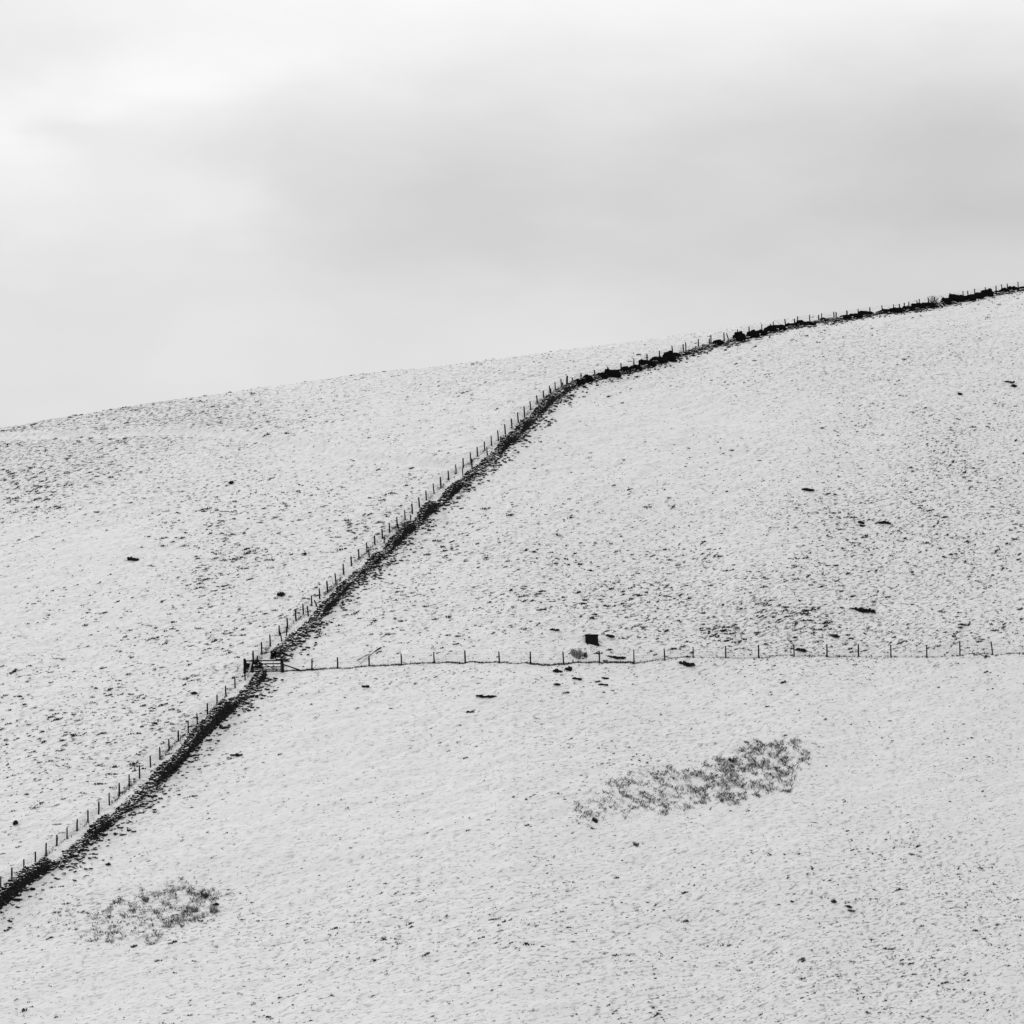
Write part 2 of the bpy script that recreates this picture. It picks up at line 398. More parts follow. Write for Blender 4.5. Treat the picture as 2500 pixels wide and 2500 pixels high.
def build_wall(name, label, path, spill=1.0, width=.34):
    C, T, Nn, h, px = path
    cen, size, yaw, lie = [], [], [], []
    L = len(C)
    for i in range(L):
        lay = 0.0; yw = math.atan2(T[i][1], T[i][0]); g0 = gz(*C[i])
        while lay < h[i]:
            wd = width * (1 - .35 * lay / 1.2)
            for side in (-1, 0, 1):
                if side == 0 and lay < h[i] - .25: continue
                j = random.uniform(-.14, .14); off = side * wd + random.uniform(-.06, .06)
                c = C[i] + T[i] * j + Nn[i] * off
                cen.append((c[0], c[1], gz(c[0], c[1]) * .5 + g0 * .5 + lay + .05)); size.append((random.uniform(.13, .27), random.uniform(.11, .19), random.uniform(.075, .13)))
                yaw.append(yw + random.gauss(0, .25)); lie.append(max(0, .5 - h[i]) * .3 - (.28 if (h[i] > .62 and lay < h[i] - .3) else 0))
            lay += random.uniform(.13, .18)
        if h[i] > .62 and random.random() < .8:        # rough coping on the sound stretches
            cen.append((C[i][0], C[i][1], g0 + lay + .05)); size.append((random.uniform(.08, .16), random.uniform(.15, .24), random.uniform(.10, .17))); yaw.append(yw + random.gauss(0, .3)); lie.append(0)
        # rubble slumped against the foot, more where the wall has fallen
        fallen = max(0, 1.0 - h[i] / 1.05)
        for _ in range(int(random.uniform(0, 1) + spill * (1.7 + 3.4 * fallen) * (.45 + 1.1 * (.5 + .5 * float(vn(i * .25 / 1.6, 0, 71)))))):
            off = abs(random.gauss(.1, .55 + .6 * fallen)) * 1.0 + .1
            if random.random() < .12: off = -abs(random.gauss(.2, .3)) - .25
            c = C[i] + T[i] * random.uniform(-.2, .2) + Nn[i] * off
            k = random.choice((.7, 1.0, 1.2, 1.6)) * random.uniform(.8, 1.2) * (1 - .10 * abs(off))
            cen.append((c[0], c[1], gz(c[0], c[1]) + .04 + max(0, .30 * fallen - .2 * abs(off)))); size.append((.17 * k * random.uniform(.8, 1.5), .13 * k, .085 * k * random.uniform(.7, 1.3))); yaw.append(random.uniform(0, 6.28)); lie.append(.0 + .22 * fallen)
    V, F = stones(np.array(cen), np.array(size), np.array(yaw))
    print(name, len(cen))
    o = add('dry_stone_wall', mesh_np('dry_stone_wall', V, F, M_WALL, np.repeat(lie, len(IF))))
    return tag(o, label, 'stone wall')
FOOT1 = [(-70, 2270), (0, 2220), (31, 2198), (62, 2168), (78, 2153), (116, 2130), (150, 2112), (186, 2090), (205, 2072), (230, 2049), (276, 2012), (329, 1972), (349, 1952), (382, 1920), (417, 1894), (448, 1862), (458, 1848), (490, 1812), (507, 1797), (536, 1767), (575, 1731), (610, 1700), (630, 1675), (652, 1654)]
H1 = [(-70, .9), (0, 1.0), (75, 1.0), (90, .55), (100, 1.1), (118, 1.0), (130, .35), (170, .25), (185, .7), (200, .45), (225, .3), (240, .9), (262, .9), (282, .3), (310, .6), (335, .3), (350, .5), (365, .3), (385, .6), (402, 1.05), (440, 1.0), (452, .85), (485, 1.05), (560, 1.15), (572, .6), (590, .55), (605, .3), (624, .35), (630, .72), (648, .72), (652, .6)]
FOOT2 = [(676, 1613), (694, 1592), (712, 1570), (742, 1550), (775, 1522), (800, 1492), (820, 1476), (842, 1450), (862, 1425), (885, 1405), (912, 1382), (935, 1366), (955, 1350), (985, 1320), (1008, 1298), (1045, 1262), (1085, 1232), (1105, 1212), (1130, 1188), (1155, 1166), (1185, 1138), (1210, 1119), (1245, 1088), (1285, 1050), (1310, 1026), (1330, 1006), (1362, 976), (1383, 960), (1402, 948), (1420, 938)]
H2 = [(676, .8), (692, .55), (700, .15), (735, .3), (745, .45), (760, .3), (785, .35), (795, .85), (820, .75), (832, .4), (845, .75), (862, .25), (885, .65), (900, .4), (925, .75), (938, .3), (955, .55), (970, .95), (1008, 1.0), (1018, .3), (1030, .5), (1040, .95), (1062, .9), (1075, .25), (1087, .3), (1097, .75), (1120, .8), (1132, .4), (1150, .55), (1170, .25), (1190, .5), (1205, .35), (1222, .45), (1235, 1.0), (1255, .95), (1265, .35), (1280, .85), (1292, .8), (1302, .3), (1325, .8), (1350, .7), (1365, .35), (1385, .55), (1420, .45)]
FOOT3 = [(1420, 938), (1446, 931), (1480, 924), (1510, 918), (1560, 903), (1600, 892), (1640, 880), (1670, 868), (1700, 858), (1740, 848), (1790, 836), (1830, 827), (1875, 815), (1915, 806), (1960, 797), (2010, 787), (2053, 781), (2135, 770), (2200, 762), (2260, 754), (2300, 745), (2352, 735), (2424, 722), (2485, 712), (2530, 706)]
H3 = [(1420, .5), (1500, .35), (1570, .3), (1650, .4), (1740, .3), (2050, .25), (2500, .3)]
W1 = wall_path(FOOT1, H1); W2 = wall_path(FOOT2, H2); W3 = wall_path(FOOT3, H3, sm=25)
build_wall('lower', 'tumbledown dark stone wall climbing from the left edge to the wooden gate', W1)
build_wall('middle', 'tumbledown dark stone wall climbing from the wooden gate to the first dark bushes', W2)
build_wall('ridge', 'low broken stone wall under the dark bushes along the ridge on the right', W3, spill=.5)

# loose stones lying clear of the wall
def stone_mesh():
    V, F = stones(np.zeros((1, 3)), np.array([[.19, .14, .10]]), np.zeros(1), .1)
    return mesh_np('stone', V, F, M_STONE)
SM = [stone_mesh() for _ in range(8)]
def scatter(path, count, lo, hi, label):
    C, T, Nn, h, px = path
    for _ in range(count):
        while True:
            i = random.randrange(len(C))
            if h[i] < .8 or random.random() < .3: break
        off = random.uniform(.9, 1.6) + abs(random.gauss(0, .75))
        c = C[i] + Nn[i] * off
        k = random.uniform(.6, 1.3)
        o = add('fallen_stone', random.choice(SM), loc=(c[0], c[1], gz(c[0], c[1]) + .045 * k))
        o.rotation_euler = (random.uniform(-.3, .3), random.uniform(-.3, .3), random.uniform(0, 6.28)); o.scale = (k * random.uniform(.8, 1.5), k, k * random.uniform(.7, 1.1))
        tag(o, label, 'stone', 'loose stones fallen from the wall')
scatter(W1, 85, 0, 0, 'dark snow-capped stone lying loose below the wall, left of and below the gate')
scatter(W2, 95, 0, 0, 'dark snow-capped stone lying loose beside the wall, above the gate and below the bushes')

# dark earth scrapes and shade under snow banks, shaped as low solid lumps
def low_lump(px, py, w, h, label, name='dark_lump', cat='rock', mat=None, lobes=None, depth=.5):
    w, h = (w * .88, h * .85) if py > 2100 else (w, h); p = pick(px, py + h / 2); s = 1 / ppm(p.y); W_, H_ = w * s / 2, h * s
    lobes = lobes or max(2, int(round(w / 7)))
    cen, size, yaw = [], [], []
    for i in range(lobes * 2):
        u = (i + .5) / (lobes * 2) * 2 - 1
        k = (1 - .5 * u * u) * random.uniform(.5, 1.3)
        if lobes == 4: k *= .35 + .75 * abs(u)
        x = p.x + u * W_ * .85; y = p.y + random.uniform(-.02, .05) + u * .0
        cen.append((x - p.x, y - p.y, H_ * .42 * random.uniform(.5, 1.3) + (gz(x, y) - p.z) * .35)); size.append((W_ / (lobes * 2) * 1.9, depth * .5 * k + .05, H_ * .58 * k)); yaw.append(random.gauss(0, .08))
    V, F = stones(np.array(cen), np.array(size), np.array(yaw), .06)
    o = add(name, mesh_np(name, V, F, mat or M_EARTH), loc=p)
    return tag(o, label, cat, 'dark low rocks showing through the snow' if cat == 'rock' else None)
OUT = [(1362, 1637, 24, 8, 'thin dark shaded scrape, left half of the stepped pair just under the cross fence'),
       (1388, 1632, 18, 9, 'thick dark shaded scrape, right half of the stepped pair just under the cross fence'),
       (1409, 1656, 26, 7, 'dark oval shaded scrape a little lower right of the stepped pair under the cross fence'),
       (1360, 1670, 16, 4, 'small faint dark shaded scrape straight below the stepped pair under the cross fence'),
       (1473, 1670, 26, 6, 'low dark shaded scrape in the lower field below the black box, lower of two'),
       (1477, 1655, 20, 4, 'broken thin dark shaded scrape in the lower field below the black box, upper of two'),
       (1505, 1604, 52, 7, 'long black shaded scrape just behind the cross fence, right below the black box'),
       (1490, 1552, 22, 6, 'short black shaded scrape just right of the black box'),
       (1354, 1537, 26, 6, 'dark double shaded scrape to the upper left of the black box'),
       (1675, 1620, 50, 10, 'long arched dark shaded scrape lying just below the cross fence, right of the stepped pair'),
       (1187, 1699, 52, 9, 'long shaded two-humped scrape alone in the lower field, under the middle of the cross fence'),
       (1148, 1737, 22, 5, 'small dark shaded scrape below and left of the long two-humped rock'),
       (892, 1674, 20, 8, 'stubby dark shaded scrape in the lower field between the gate and the two-humped rock'),
       (577, 1842, 32, 6, 'lone narrow black shaded scrape in the lower field beside the wall, below the gate'),
       (325, 1364, 30, 11, 'largest black shaded scrape alone on the open snow left of the wall'),
       (686, 1450, 20, 10, 'dark forked shaded scrape left of the wall fence, well above the gate'),
       (564, 1177, 12, 7, 'round black shaded scrape high on the left slope under the sheep track'),
       (264, 2109, 14, 7, 'small black shaded scrape on clean snow right of the wall in the lower left'),
       (2105, 1489, 74, 9, 'longest black shaded scrape in the speckled right field above the cross fence'),
       (1973, 1195, 34, 6, 'thin black shaded scrape high in the right field, above the thick speckles'),
       (2103, 1275, 15, 6, 'upper of two stacked short black shaded scrapes high in the right field'),
       (2106, 1283, 14, 5, 'lower of two stacked short black shaded scrapes high in the right field'),
       (2160, 1275, 36, 6, 'flat dark shaded scrape right of the two stacked short rocks high in the right field'),
       (2465, 931, 28, 7, 'widest black shaded scrape near the right edge just below the ridge bushes'),
       (2475, 941, 14, 6, 'short black shaded scrape directly under the widest rock near the right edge'),
       (2344, 961, 10, 6, 'small black shaded scrape left of the rock group near the right edge below the ridge'),
       (1955, 1585, 30, 9, 'black wedge-shaped shaded scrape touching a post of the cross fence on its right'),
       (2040, 1553, 22, 7, 'dark slanting shaded scrape just above the cross fence in the right field'),
       (473, 1691, 16, 6, 'dark narrow shaded scrape on the left slope beyond the wall fence, left of the gate'),
       (38, 2008, 11, 9, 'round black shaded scrape near the left edge, above the lowest fence posts'),
       (1934, 2200, 10, 5, 'small black shaded scrape in the lowest right field, left of the flat pair'),
       (2036, 2200, 15, 7, 'dark lumpy shaded scrape in the lowest right field, above the flat pair'),
       (2071, 2212, 22, 5, 'flat black shaded scrape in the lowest right field, upper of the flat pair'),
       (2078, 2223, 24, 4, 'thin flat black shaded scrape in the lowest right field, lower of the flat pair'),
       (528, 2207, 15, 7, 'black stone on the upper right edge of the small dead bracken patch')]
for r in OUT: low_lump(*r, lobes=4 if 'two-humped' in r[4] else None)

# boulders standing in the wall
def boulder(px, py, w, h, label, mat, flat=.9):
    p = pick(px, py); s = 1 / ppm(p.y)
    V, F = stones(np.array([[0, 0, h * s * .45]]), np.array([[w * s * .52, w * s * .4, h * s * .52]]), np.array([.2]), .1)
    o = add('boulder', mesh_np('boulder', V, F, mat), loc=p); return tag(o, label, 'boulder')
boulder(764, 1523, 22, 19, 'big pale grey boulder in the ruined wall above the gate', M_PALE)
boulder(771, 1508, 9, 18, 'upright black stone perched behind the big pale boulder in the wall', M_WALL)
boulder(370, 1922, 25, 16, 'rounded dark boulder in the low gap of the wall below the gate', M_PALE)
boulder(90, 2130, 20, 16, 'rounded snow-capped boulder in the wall near the left edge', M_STONE)
boulder(100, 2116, 15, 17, 'tall black stone standing on end in the wall near the left edge', M_WALL)

# ------------------------------------------------------------------ fences
def post_mesh(seed, r=.082, n=7, taper=.85):
    rr = random.Random(seed); v = []; f = []
    rings = [0, .25, .55, .8, .97]
    for k, u in enumerate(rings):
        for i in range(n):
            a = 2 * math.pi * i / n; q = r * (1 - (1 - taper) * u) * rr.uniform(.88, 1.12) * (.86 if k == 4 else 1)
            v.append((q * math.cos(a) + .006 * math.sin(5 * u + seed), q * math.sin(a), u))
    v.append((rr.uniform(-.01, .01), 0, 1.0))
    for k in range(4):
        for i in range(n):
            j = (i + 1) % n; f.append((k * n + i, k * n + j, (k + 1) * n + j)); f.append((k * n + i, (k + 1) * n + j, (k + 1) * n + i))
    for i in range(n): f.append((4 * n + i, 4 * n + (i + 1) % n, 5 * n))
    return mesh_np('post', v, np.array(f), M_WOOD)
PM = [post_mesh(i) for i in range(6)]
def base_top(tx, ty, bx, by):
    b = pick(bx, by); t, q = t_of(tx, ty), q_of(tx, ty)
    y = b.y
    return b, Vector((t * y, y, q * y))
def place_post(o, b, top, origin, thick=1.0, sink=.12):
    d = top - b; L = d.length; dn = d.normalized()
    o.location = (b - dn * sink) - origin
    o.rotation_mode = 'QUATERNION'; o.rotation_quaternion = dn.to_track_quat('Z', 'Y')
    o.scale = (thick, thick, L + sink)
def tube(pts, r, V, F, n=4):
    b0 = len(V)
    for i, p in enumerate(pts):
        d = (pts[min(i + 1, len(pts) - 1)] - pts[max(i - 1, 0)]).normalized()
        a = d.cross(Vector((0, 0, 1))); a = a.normalized() if a.length > 1e-4 else Vector((1, 0, 0)); c = d.cross(a)
        for k in range(n):
            w = 2 * math.pi * k / n + .78; V.append(tuple(p + a * (r * math.cos(w)) + c * (r * math.sin(w))))
    for i in range(len(pts) - 1):
        for k in range(n):
            j = (k + 1) % n; F.append((b0 + i * n + k, b0 + i * n + j, b0 + (i + 1) * n + j)); F.append((b0 + i * n + k, b0 + (i + 1) * n + j, b0 + (i + 1) * n + k))
def fence(posts, label, strands=(.18, .36, .54, .74, .93), wr=.006, thick=1.0, hmin=0):
    bt = [base_top(*p[:4]) for p in posts]
    if hmin:
        bt = [(b, t if (t - b).length > hmin else b + Vector((t.x - b.x, 0, hmin))) for b, t in bt]
    og = bt[0][0]; root = empty('wire_fence', og)
    tag(root, label, 'fence')
    for i, (b, t) in enumerate(bt):
        o = add('post', PM[i % 6], root); k = posts[i][4] if len(posts[i]) > 4 else 1
        place_post(o, b, t, og, thick * k * random.uniform(.9, 1.1))
    V, F = [], []
    mesh_h = []
    for (b, t), (b2, t2) in zip(bt, bt[1:]):
        if (b2 - b).length > 14: continue
        for s in strands:
            p0 = b.lerp(t, s) - og; p1 = b2.lerp(t2, s) - og
            mid = p0.lerp(p1, .5) - Vector((0, 0, .02)); tube([p0, mid, p1], wr, V, F, 3)
        nst = max(2, int((b2 - b).length / .35))         # upright wires of the stock netting
        for k in range(1, nst):
            u = k / nst; lo = b.lerp(t, .06).lerp(b2.lerp(t2, .06), u) - og; hi = b.lerp(t, .74).lerp(b2.lerp(t2, .74), u) - og
            tube([lo, hi], wr * .6, V, F, 3)
    add('netting', mesh_np('netting', V, np.array(F), M_WIRE), root)
    return bt
LOW = [(-26, 2160, -26, 2190), (1.5, 2138.6, 1.5, 2167), (29, 2117, 28.5, 2149), (58.2, 2096.7, 58.4, 2128.6), (86.5, 2078.6, 86, 2112), (112.7, 2057, 112.4, 2089),
       (139, 2037, 138.5, 2065), (163.5, 2019.4, 163.8, 2048), (188.7, 1999, 188, 2028), (214.6, 1976.4, 214.8, 2007.5), (241.3, 1956, 240.8, 1988), (266.3, 1934.8, 267, 1966),
       (291, 1911, 291, 1942), (315, 1890, 315.5, 1920), (340, 1867.5, 341, 1900), (366.5, 1844, 367.5, 1874), (389.6, 1823.3, 390.5, 1853.7), (412, 1803.6, 412.8, 1831.5),
       (435, 1782.3, 435.5, 1809), (459, 1761.5, 460, 1789.6), (480.5, 1740.4, 481.8, 1769.5), (506, 1716, 506.6, 1745), (529.7, 1695, 529.7, 1722.3), (550.4, 1673.8, 551.7, 1701),
       (573, 1651.8, 574, 1679), (597, 1628, 598.5, 1660)]
MID = [(617.5, 1588, 618.5, 1618), (638, 1567, 639.3, 1598), (658.5, 1548.3, 660, 1577), (681.2, 1526, 682.2, 1552), (700.6, 1507.6, 702, 1534), (720.8, 1488.8, 722.7, 1516.5),
       (739.3, 1472.7, 740.8, 1499.4), (760, 1453.3, 761.5, 1479), (779.3, 1436, 780.5, 1461.5), (797.7, 1417.4, 800.2, 1447.4), (817.6, 1398, 820.3, 1427), (837.4, 1375.5, 839.3, 1402.6),
       (856.7, 1357, 858.3, 1382), (875.2, 1340.2, 876.5, 1366), (894.7, 1323.4, 896, 1349), (914, 1306.4, 915.5, 1330), (932.3, 1290.4, 933.9, 1315), (950, 1276, 951.6, 1300),
       (968.5, 1261, 970, 1287.7), (987.6, 1244.6, 989.4, 1269), (1005.4, 1228.3, 1006.7, 1254), (1022, 1213.4, 1024.2, 1239), (1039.5, 1197.3, 1041, 1222), (1057.3, 1179.8, 1059.9, 1205.3),
       (1074.8, 1163.9, 1076.6, 1191), (1093.8, 1148.7, 1095.7, 1172), (1112.3, 1133.7, 1113.8, 1156), (1130.4, 1118, 1131.3, 1142), (1148, 1103.3, 1149.5, 1130), (1164.6, 1090.4, 1165.9, 1114),
       (1182.2, 1076.5, 1183.3, 1100), (1198.8, 1063, 1200.3, 1088), (1214.8, 1049.7, 1216.6, 1076.6), (1232, 1035.3, 1234, 1060), (1247.9, 1021, 1250, 1045), (1263.4, 1006, 1265.6, 1032),
       (1279.2, 991.3, 1280.6, 1016), (1293.7, 978.6, 1295.8, 1001), (1310, 964.4, 1312, 986), (1326.2, 952.9, 1327.6, 974.5), (1341.3, 941.2, 1343, 966), (1354.6, 932.4, 1356.6, 954),
       (1369.3, 924, 1370.7, 946), (1384.8, 916.9, 1384, 940, 1.9)]
RID = [(1397.2, 921.4, 1397, 940), (1418.4, 910, 1418.7, 930), (1451.2, 902.7, 1452.3, 921), (1483.8, 895, 1484.3, 914), (1516, 885.6, 1516.5, 906), (1547.5, 876.3, 1547.8, 896),
       (1579.5, 864.6, 1580, 884), (1610, 856, 1609.5, 875), (1640.4, 843.7, 1642.5, 867), (1667.4, 840, 1668.8, 858), (1673.8, 835.4, 1674.8, 857.6), (1704.8, 827.7, 1705.3, 846.8),
       (1731.8, 826, 1732.3, 843.5), (1735.5, 817, 1736.2, 842), (1767.2, 811, 1768, 832), (1800.5, 803.7, 1801, 821), (1828.5, 797, 1829, 815), (1859.8, 790.5, 1860.3, 808),
       (1880.8, 790, 1881, 804), (1887.8, 784.4, 1888, 803), (1916, 778, 1918, 799), (1939.6, 777.7, 1940, 793), (1947.2, 771.5, 1947.5, 791), (1976.5, 767.8, 1977, 785.5),
       (1998.5, 768.3, 1999.3, 785), (2005.8, 764.4, 2006, 782), (2035.6, 760.6, 2036, 777.5), (2041.2, 761.3, 2041.7, 778), (2067.5, 757.5, 2068, 773, 1.4), (2094.8, 753.6, 2095, 768),
       (2123.5, 749.7, 2124, 764.5), (2152.5, 745, 2154.5, 760), (2181.6, 742.7, 2182, 756), (2196, 742, 2196.5, 755), (2207.8, 738.8, 2208, 753), (2218.7, 736.2, 2219.2, 751),
       (2238.4, 733, 2239, 747), (2244, 729.2, 2244.5, 746), (2266.4, 726.7, 2267, 741), (2281, 724, 2284, 740), (2319, 715, 2319.5, 731), (2350.9, 710, 2351.5, 726),
       (2362.5, 709, 2363.5, 724), (2379.4, 704.5, 2380, 720), (2405.2, 700.5, 2406, 716), (2431.6, 697, 2432, 712), (2444.5, 693.6, 2447, 709), (2459, 692, 2459.7, 707),
       (2485.2, 687.5, 2486, 704), (2512, 684, 2512, 700)]
CRS = [(761.7, 1607, 761.5, 1636), (823.7, 1604, 824.5, 1632), (900.7, 1599.8, 901.5, 1626.5), (979.3, 1595.4, 980, 1624), (1059, 1591, 1060, 1619), (1134.6, 1587, 1136, 1619.5),
       (1217.7, 1589.6, 1219.5, 1619), (1294.6, 1590, 1295.2, 1621), (1374.2, 1590, 1376.5, 1622), (1462.8, 1588.3, 1463.6, 1618), (1547.3, 1585.6, 1548, 1620), (1621.3, 1582.6, 1623.2, 1612),
       (1692, 1579, 1692.5, 1605), (1771.4, 1576.7, 1772, 1606), (1852, 1573.4, 1852.5, 1606), (1937.7, 1572, 1939, 1603), (2018.7, 1572, 2019, 1603), (2095.6, 1572, 2096, 1603.7),
       (2174.3, 1573.4, 2175.5, 1605), (2262.3, 1573.4, 2262.8, 1604.6), (2343, 1565, 2344, 1601.4), (2419.5, 1565, 2423.6, 1598), (2502, 1563, 2505, 1594)]
f_low = fence(LOW, 'post and wire fence beside the stone wall from left edge to gate')
f_mid = fence(MID, 'post and wire fence beside the stone wall from gate up to thick strainer post', thick=1.12)
f_rid = fence(RID, 'post and wire fence on the ridge behind the dark bushes, running to the right edge', thick=1.15)
f_crs = fence([(690, 1610, 691, 1640)] + CRS, 'post and wire fence crossing the slope from the gate to the right edge', wr=.004)

# old half-rotten posts between the fence and the wall
OLD = [(628, 1600, 629.5, 1620), (684.6, 1543, 688, 1566), (699.7, 1529, 699.5, 1552), (750.2, 1479, 753, 1504), (767.4, 1464.4, 773, 1480), (900, 1339.8, 901.7, 1360),
       (938.2, 1309.8, 938, 1326), (971.6, 1279, 973, 1297), (1002.3, 1256.4, 1002.3, 1275), (1128.8, 1142, 1130.5, 1165), (1151.7, 1119, 1152.2, 1141), (1188, 1091, 1190, 1111),
       (1222.5, 1064, 1224, 1084), (1279.8, 1013, 1281, 1028), (1344.3, 948, 1346.3, 970), (1373.4, 933, 1375.2, 952), (1773.5, 813, 1778.5, 829)]
ORD = ['first', 'second', 'third', 'fourth', 'fifth', 'sixth', 'seventh', 'eighth', 'ninth', 'tenth', 'eleventh', 'twelfth', 'thirteenth', 'fourteenth', 'fifteenth', 'sixteenth', 'last']
for i, p in enumerate(OLD):
    b, t = base_top(*p); o = add('old_post', PM[(i * 5) % 6]); place_post(o, b, t, Vector((0, 0, 0)), random.uniform(.85, 1.2))
    tag(o, f'short old post by the wall, {ORD[i]} of them counting up from the gate' if i < 16 else 'thin old post leaning far over on the ridge beside the dark bushes', 'post', 'old posts left standing along the wall')

# ------------------------------------------------------------------ gate with its posts
def bar(a, b, w, h, V, F):
    d = (b - a).normalized(); s = d.cross(Vector((0, 0, 1)))
    s = s.normalized() if s.length > .05 else Vector((0, -1, 0)); u = s.cross(d).normalized()
    i0 = len(V)
    for e in (a, b):
        for q, r in ((-1, -1), (1, -1), (1, 1), (-1, 1)): V.append(tuple(e + s * (q * w / 2) + u * (r * h / 2)))
    for q in [(0, 1, 2), (0, 2, 3), (4, 6, 5), (4, 7, 6), (0, 4, 5), (0, 5, 1), (1, 5, 6), (1, 6, 2), (2, 6, 7), (2, 7, 3), (3, 7, 4), (3, 4, 0)]: F.append(tuple(i0 + k for k in q))
def barmesh(name, a, b, w, h, mat, parent):
    V, F = [], []; bar(a, b, w, h, V, F)
    return add(name, mesh_np(name, V, np.array(F), mat), parent)
gl, glt = base_top(597.3, 1607, 597.5, 1642); gr, grt = base_top(688.5, 1606.5, 690, 1641)
gl.y = gr.y; 
ql = [t_of(597.3, 1607), q_of(597.3, 1607)]
yy0 = gr.y
def at(px, py, y=yy0): return Vector((t_of(px, py) * y, y, q_of(px, py) * y))
gate = empty('field_gate', at(644, 1640)); tag(gate, 'dark wooden five-bar field gate standing across the ruined wall', 'gate')
og = gate.location.copy()
for (l, r, hh) in ((1613.5, 1612.5, .12), (1621.5, 1620, .12), (1628.5, 1628, .11), (1634, 1633.5, .10), (1639, 1638, .12)):
    barmesh('rail', at(600.5, l) - og, at(686, r) - og, .045, hh, M_WOOD, gate)
for x, w in ((601.5, .14), (667, .13), (685, .13), (628, .09)):
    barmesh('stile', at(x, 1612) + Vector((0, -.05, 0)) - og, at(x, 1640.5) + Vector((0, -.05, 0)) - og, w, .04, M_WOOD, gate)
barmesh('brace', at(629, 1614) + Vector((0, .05, 0)) - og, at(682, 1639) + Vector((0, .05, 0)) - og, .04, .07, M_WOOD, gate)
def big_post(tp, bp, label, strut=None, thick=2.0):
    top, b = at(*tp), at(*bp); r = empty('gate_post', b); tag(r, label, 'gate post')
    o = add('timber', PM[2], r); place_post(o, b, top, b, thick, .3)
    if strut:
        V, F = [], []; a0, a1 = at(*strut[0]) - b, pick(*strut[1], .08) - b
        bar(a0, a1, .11, .12, V, F); add('strut', mesh_np('strut', V, np.array(F), M_WOOD), r)
big_post((597.3, 1607), (597.6, 1643), 'thick dark gate post on the left end of the wooden gate')
big_post((688.5, 1606.5), (690, 1642), 'thick dark gate post with a sloping strut on the right end of the gate', ((691, 1622), (737, 1639.5)))
big_post((615.6, 1610), (616.2, 1645), 'dark square post standing close behind the left part of the gate', thick=1.7)
# the pale plank leaning on the gate
V, F = [], []; p0, p1 = at(614, 1616, yy0 - .35), pick(604.5, 1653)
bar(Vector((0, 0, 0)), p0 - p1, .16, .05, V, F)
o = add('leaning_plank', mesh_np('leaning_plank', V, np.array(F), M_PLANK), loc=p1); tag(o, 'pale frosted plank leaning against the left part of the gate', 'plank')
# the slab of walling behind the gate
cen, size, yaw = [], [], []
p = at(622, 1641, yy0 + .7)
for i in range(46):
    x = random.uniform(-.95, .75); k = random.uniform(0, 1); cen.append((x, random.uniform(-.15, .25), k * (.62 if x > -.3 else .5) + .02)); size.append((random.uniform(.12, .22), .12, random.uniform(.07, .11))); yaw.append(random.gauss(0, .2))
V, F = stones(np.array(cen), np.array(size), np.array(yaw), .12); p.z = gz(p.x, p.y)
o = add('stone_heap', mesh_np('stone_heap', V, F, M_WALL), loc=p); tag(o, 'dark heap of wall stones piled right behind the left part of the gate', 'stone heap')

# ------------------------------------------------------------------ black feed box
p = pick(1445, 1574); s = 1 / ppm(p.y); bw_, bh = 32 * s, 25.5 * s
box = empty('feed_box', p); tag(box, 'black square feed box standing on the snow above the cross fence', 'feed box')
def boxmesh(name, x0, x1, y0, y1, z0, z1, mat, bev, parent, jit=.012, seg=7):
    bm = bmesh.new(); bmesh.ops.create_cube(bm, size=1)
    bmesh.ops.subdivide_edges(bm, edges=bm.edges[:], cuts=seg, use_grid_fill=True)
    for v in bm.verts:
        v.co = Vector((x0 + (v.co.x + .5) * (x1 - x0), y0 + (v.co.y + .5) * (y1 - y0), z0 + (v.co.z + .5) * (z1 - z0)))
        v.co += Vector((random.gauss(0, jit), random.gauss(0, jit), random.gauss(0, jit)))
    me = bpy.data.meshes.new(name); bm.to_mesh(me); bm.free(); me.materials.append(mat)
    return add(name, me, parent)
boxmesh('body', -bw_ / 2 * .97, bw_ / 2 * .97, 0, .95, -.25, bh * .90, M_BOX, .02, box, .012)
boxmesh('lid', -bw_ / 2 * 1.03, bw_ / 2 * 1.0, -.05, 1.0, bh * .905, bh * 1.0, M_BOX, .02, box, .014)
boxmesh('runner', -bw_ / 2 * .75, -bw_ / 2 * .55, -.12, -.004, -.2, .10, M_BOX, .02, box, .01, 2)
boxmesh('runner', bw_ / 2 * .85, bw_ / 2 * 1.12, -.14, -.004, -.1, .12, M_BOX, .02, box, .015, 2)

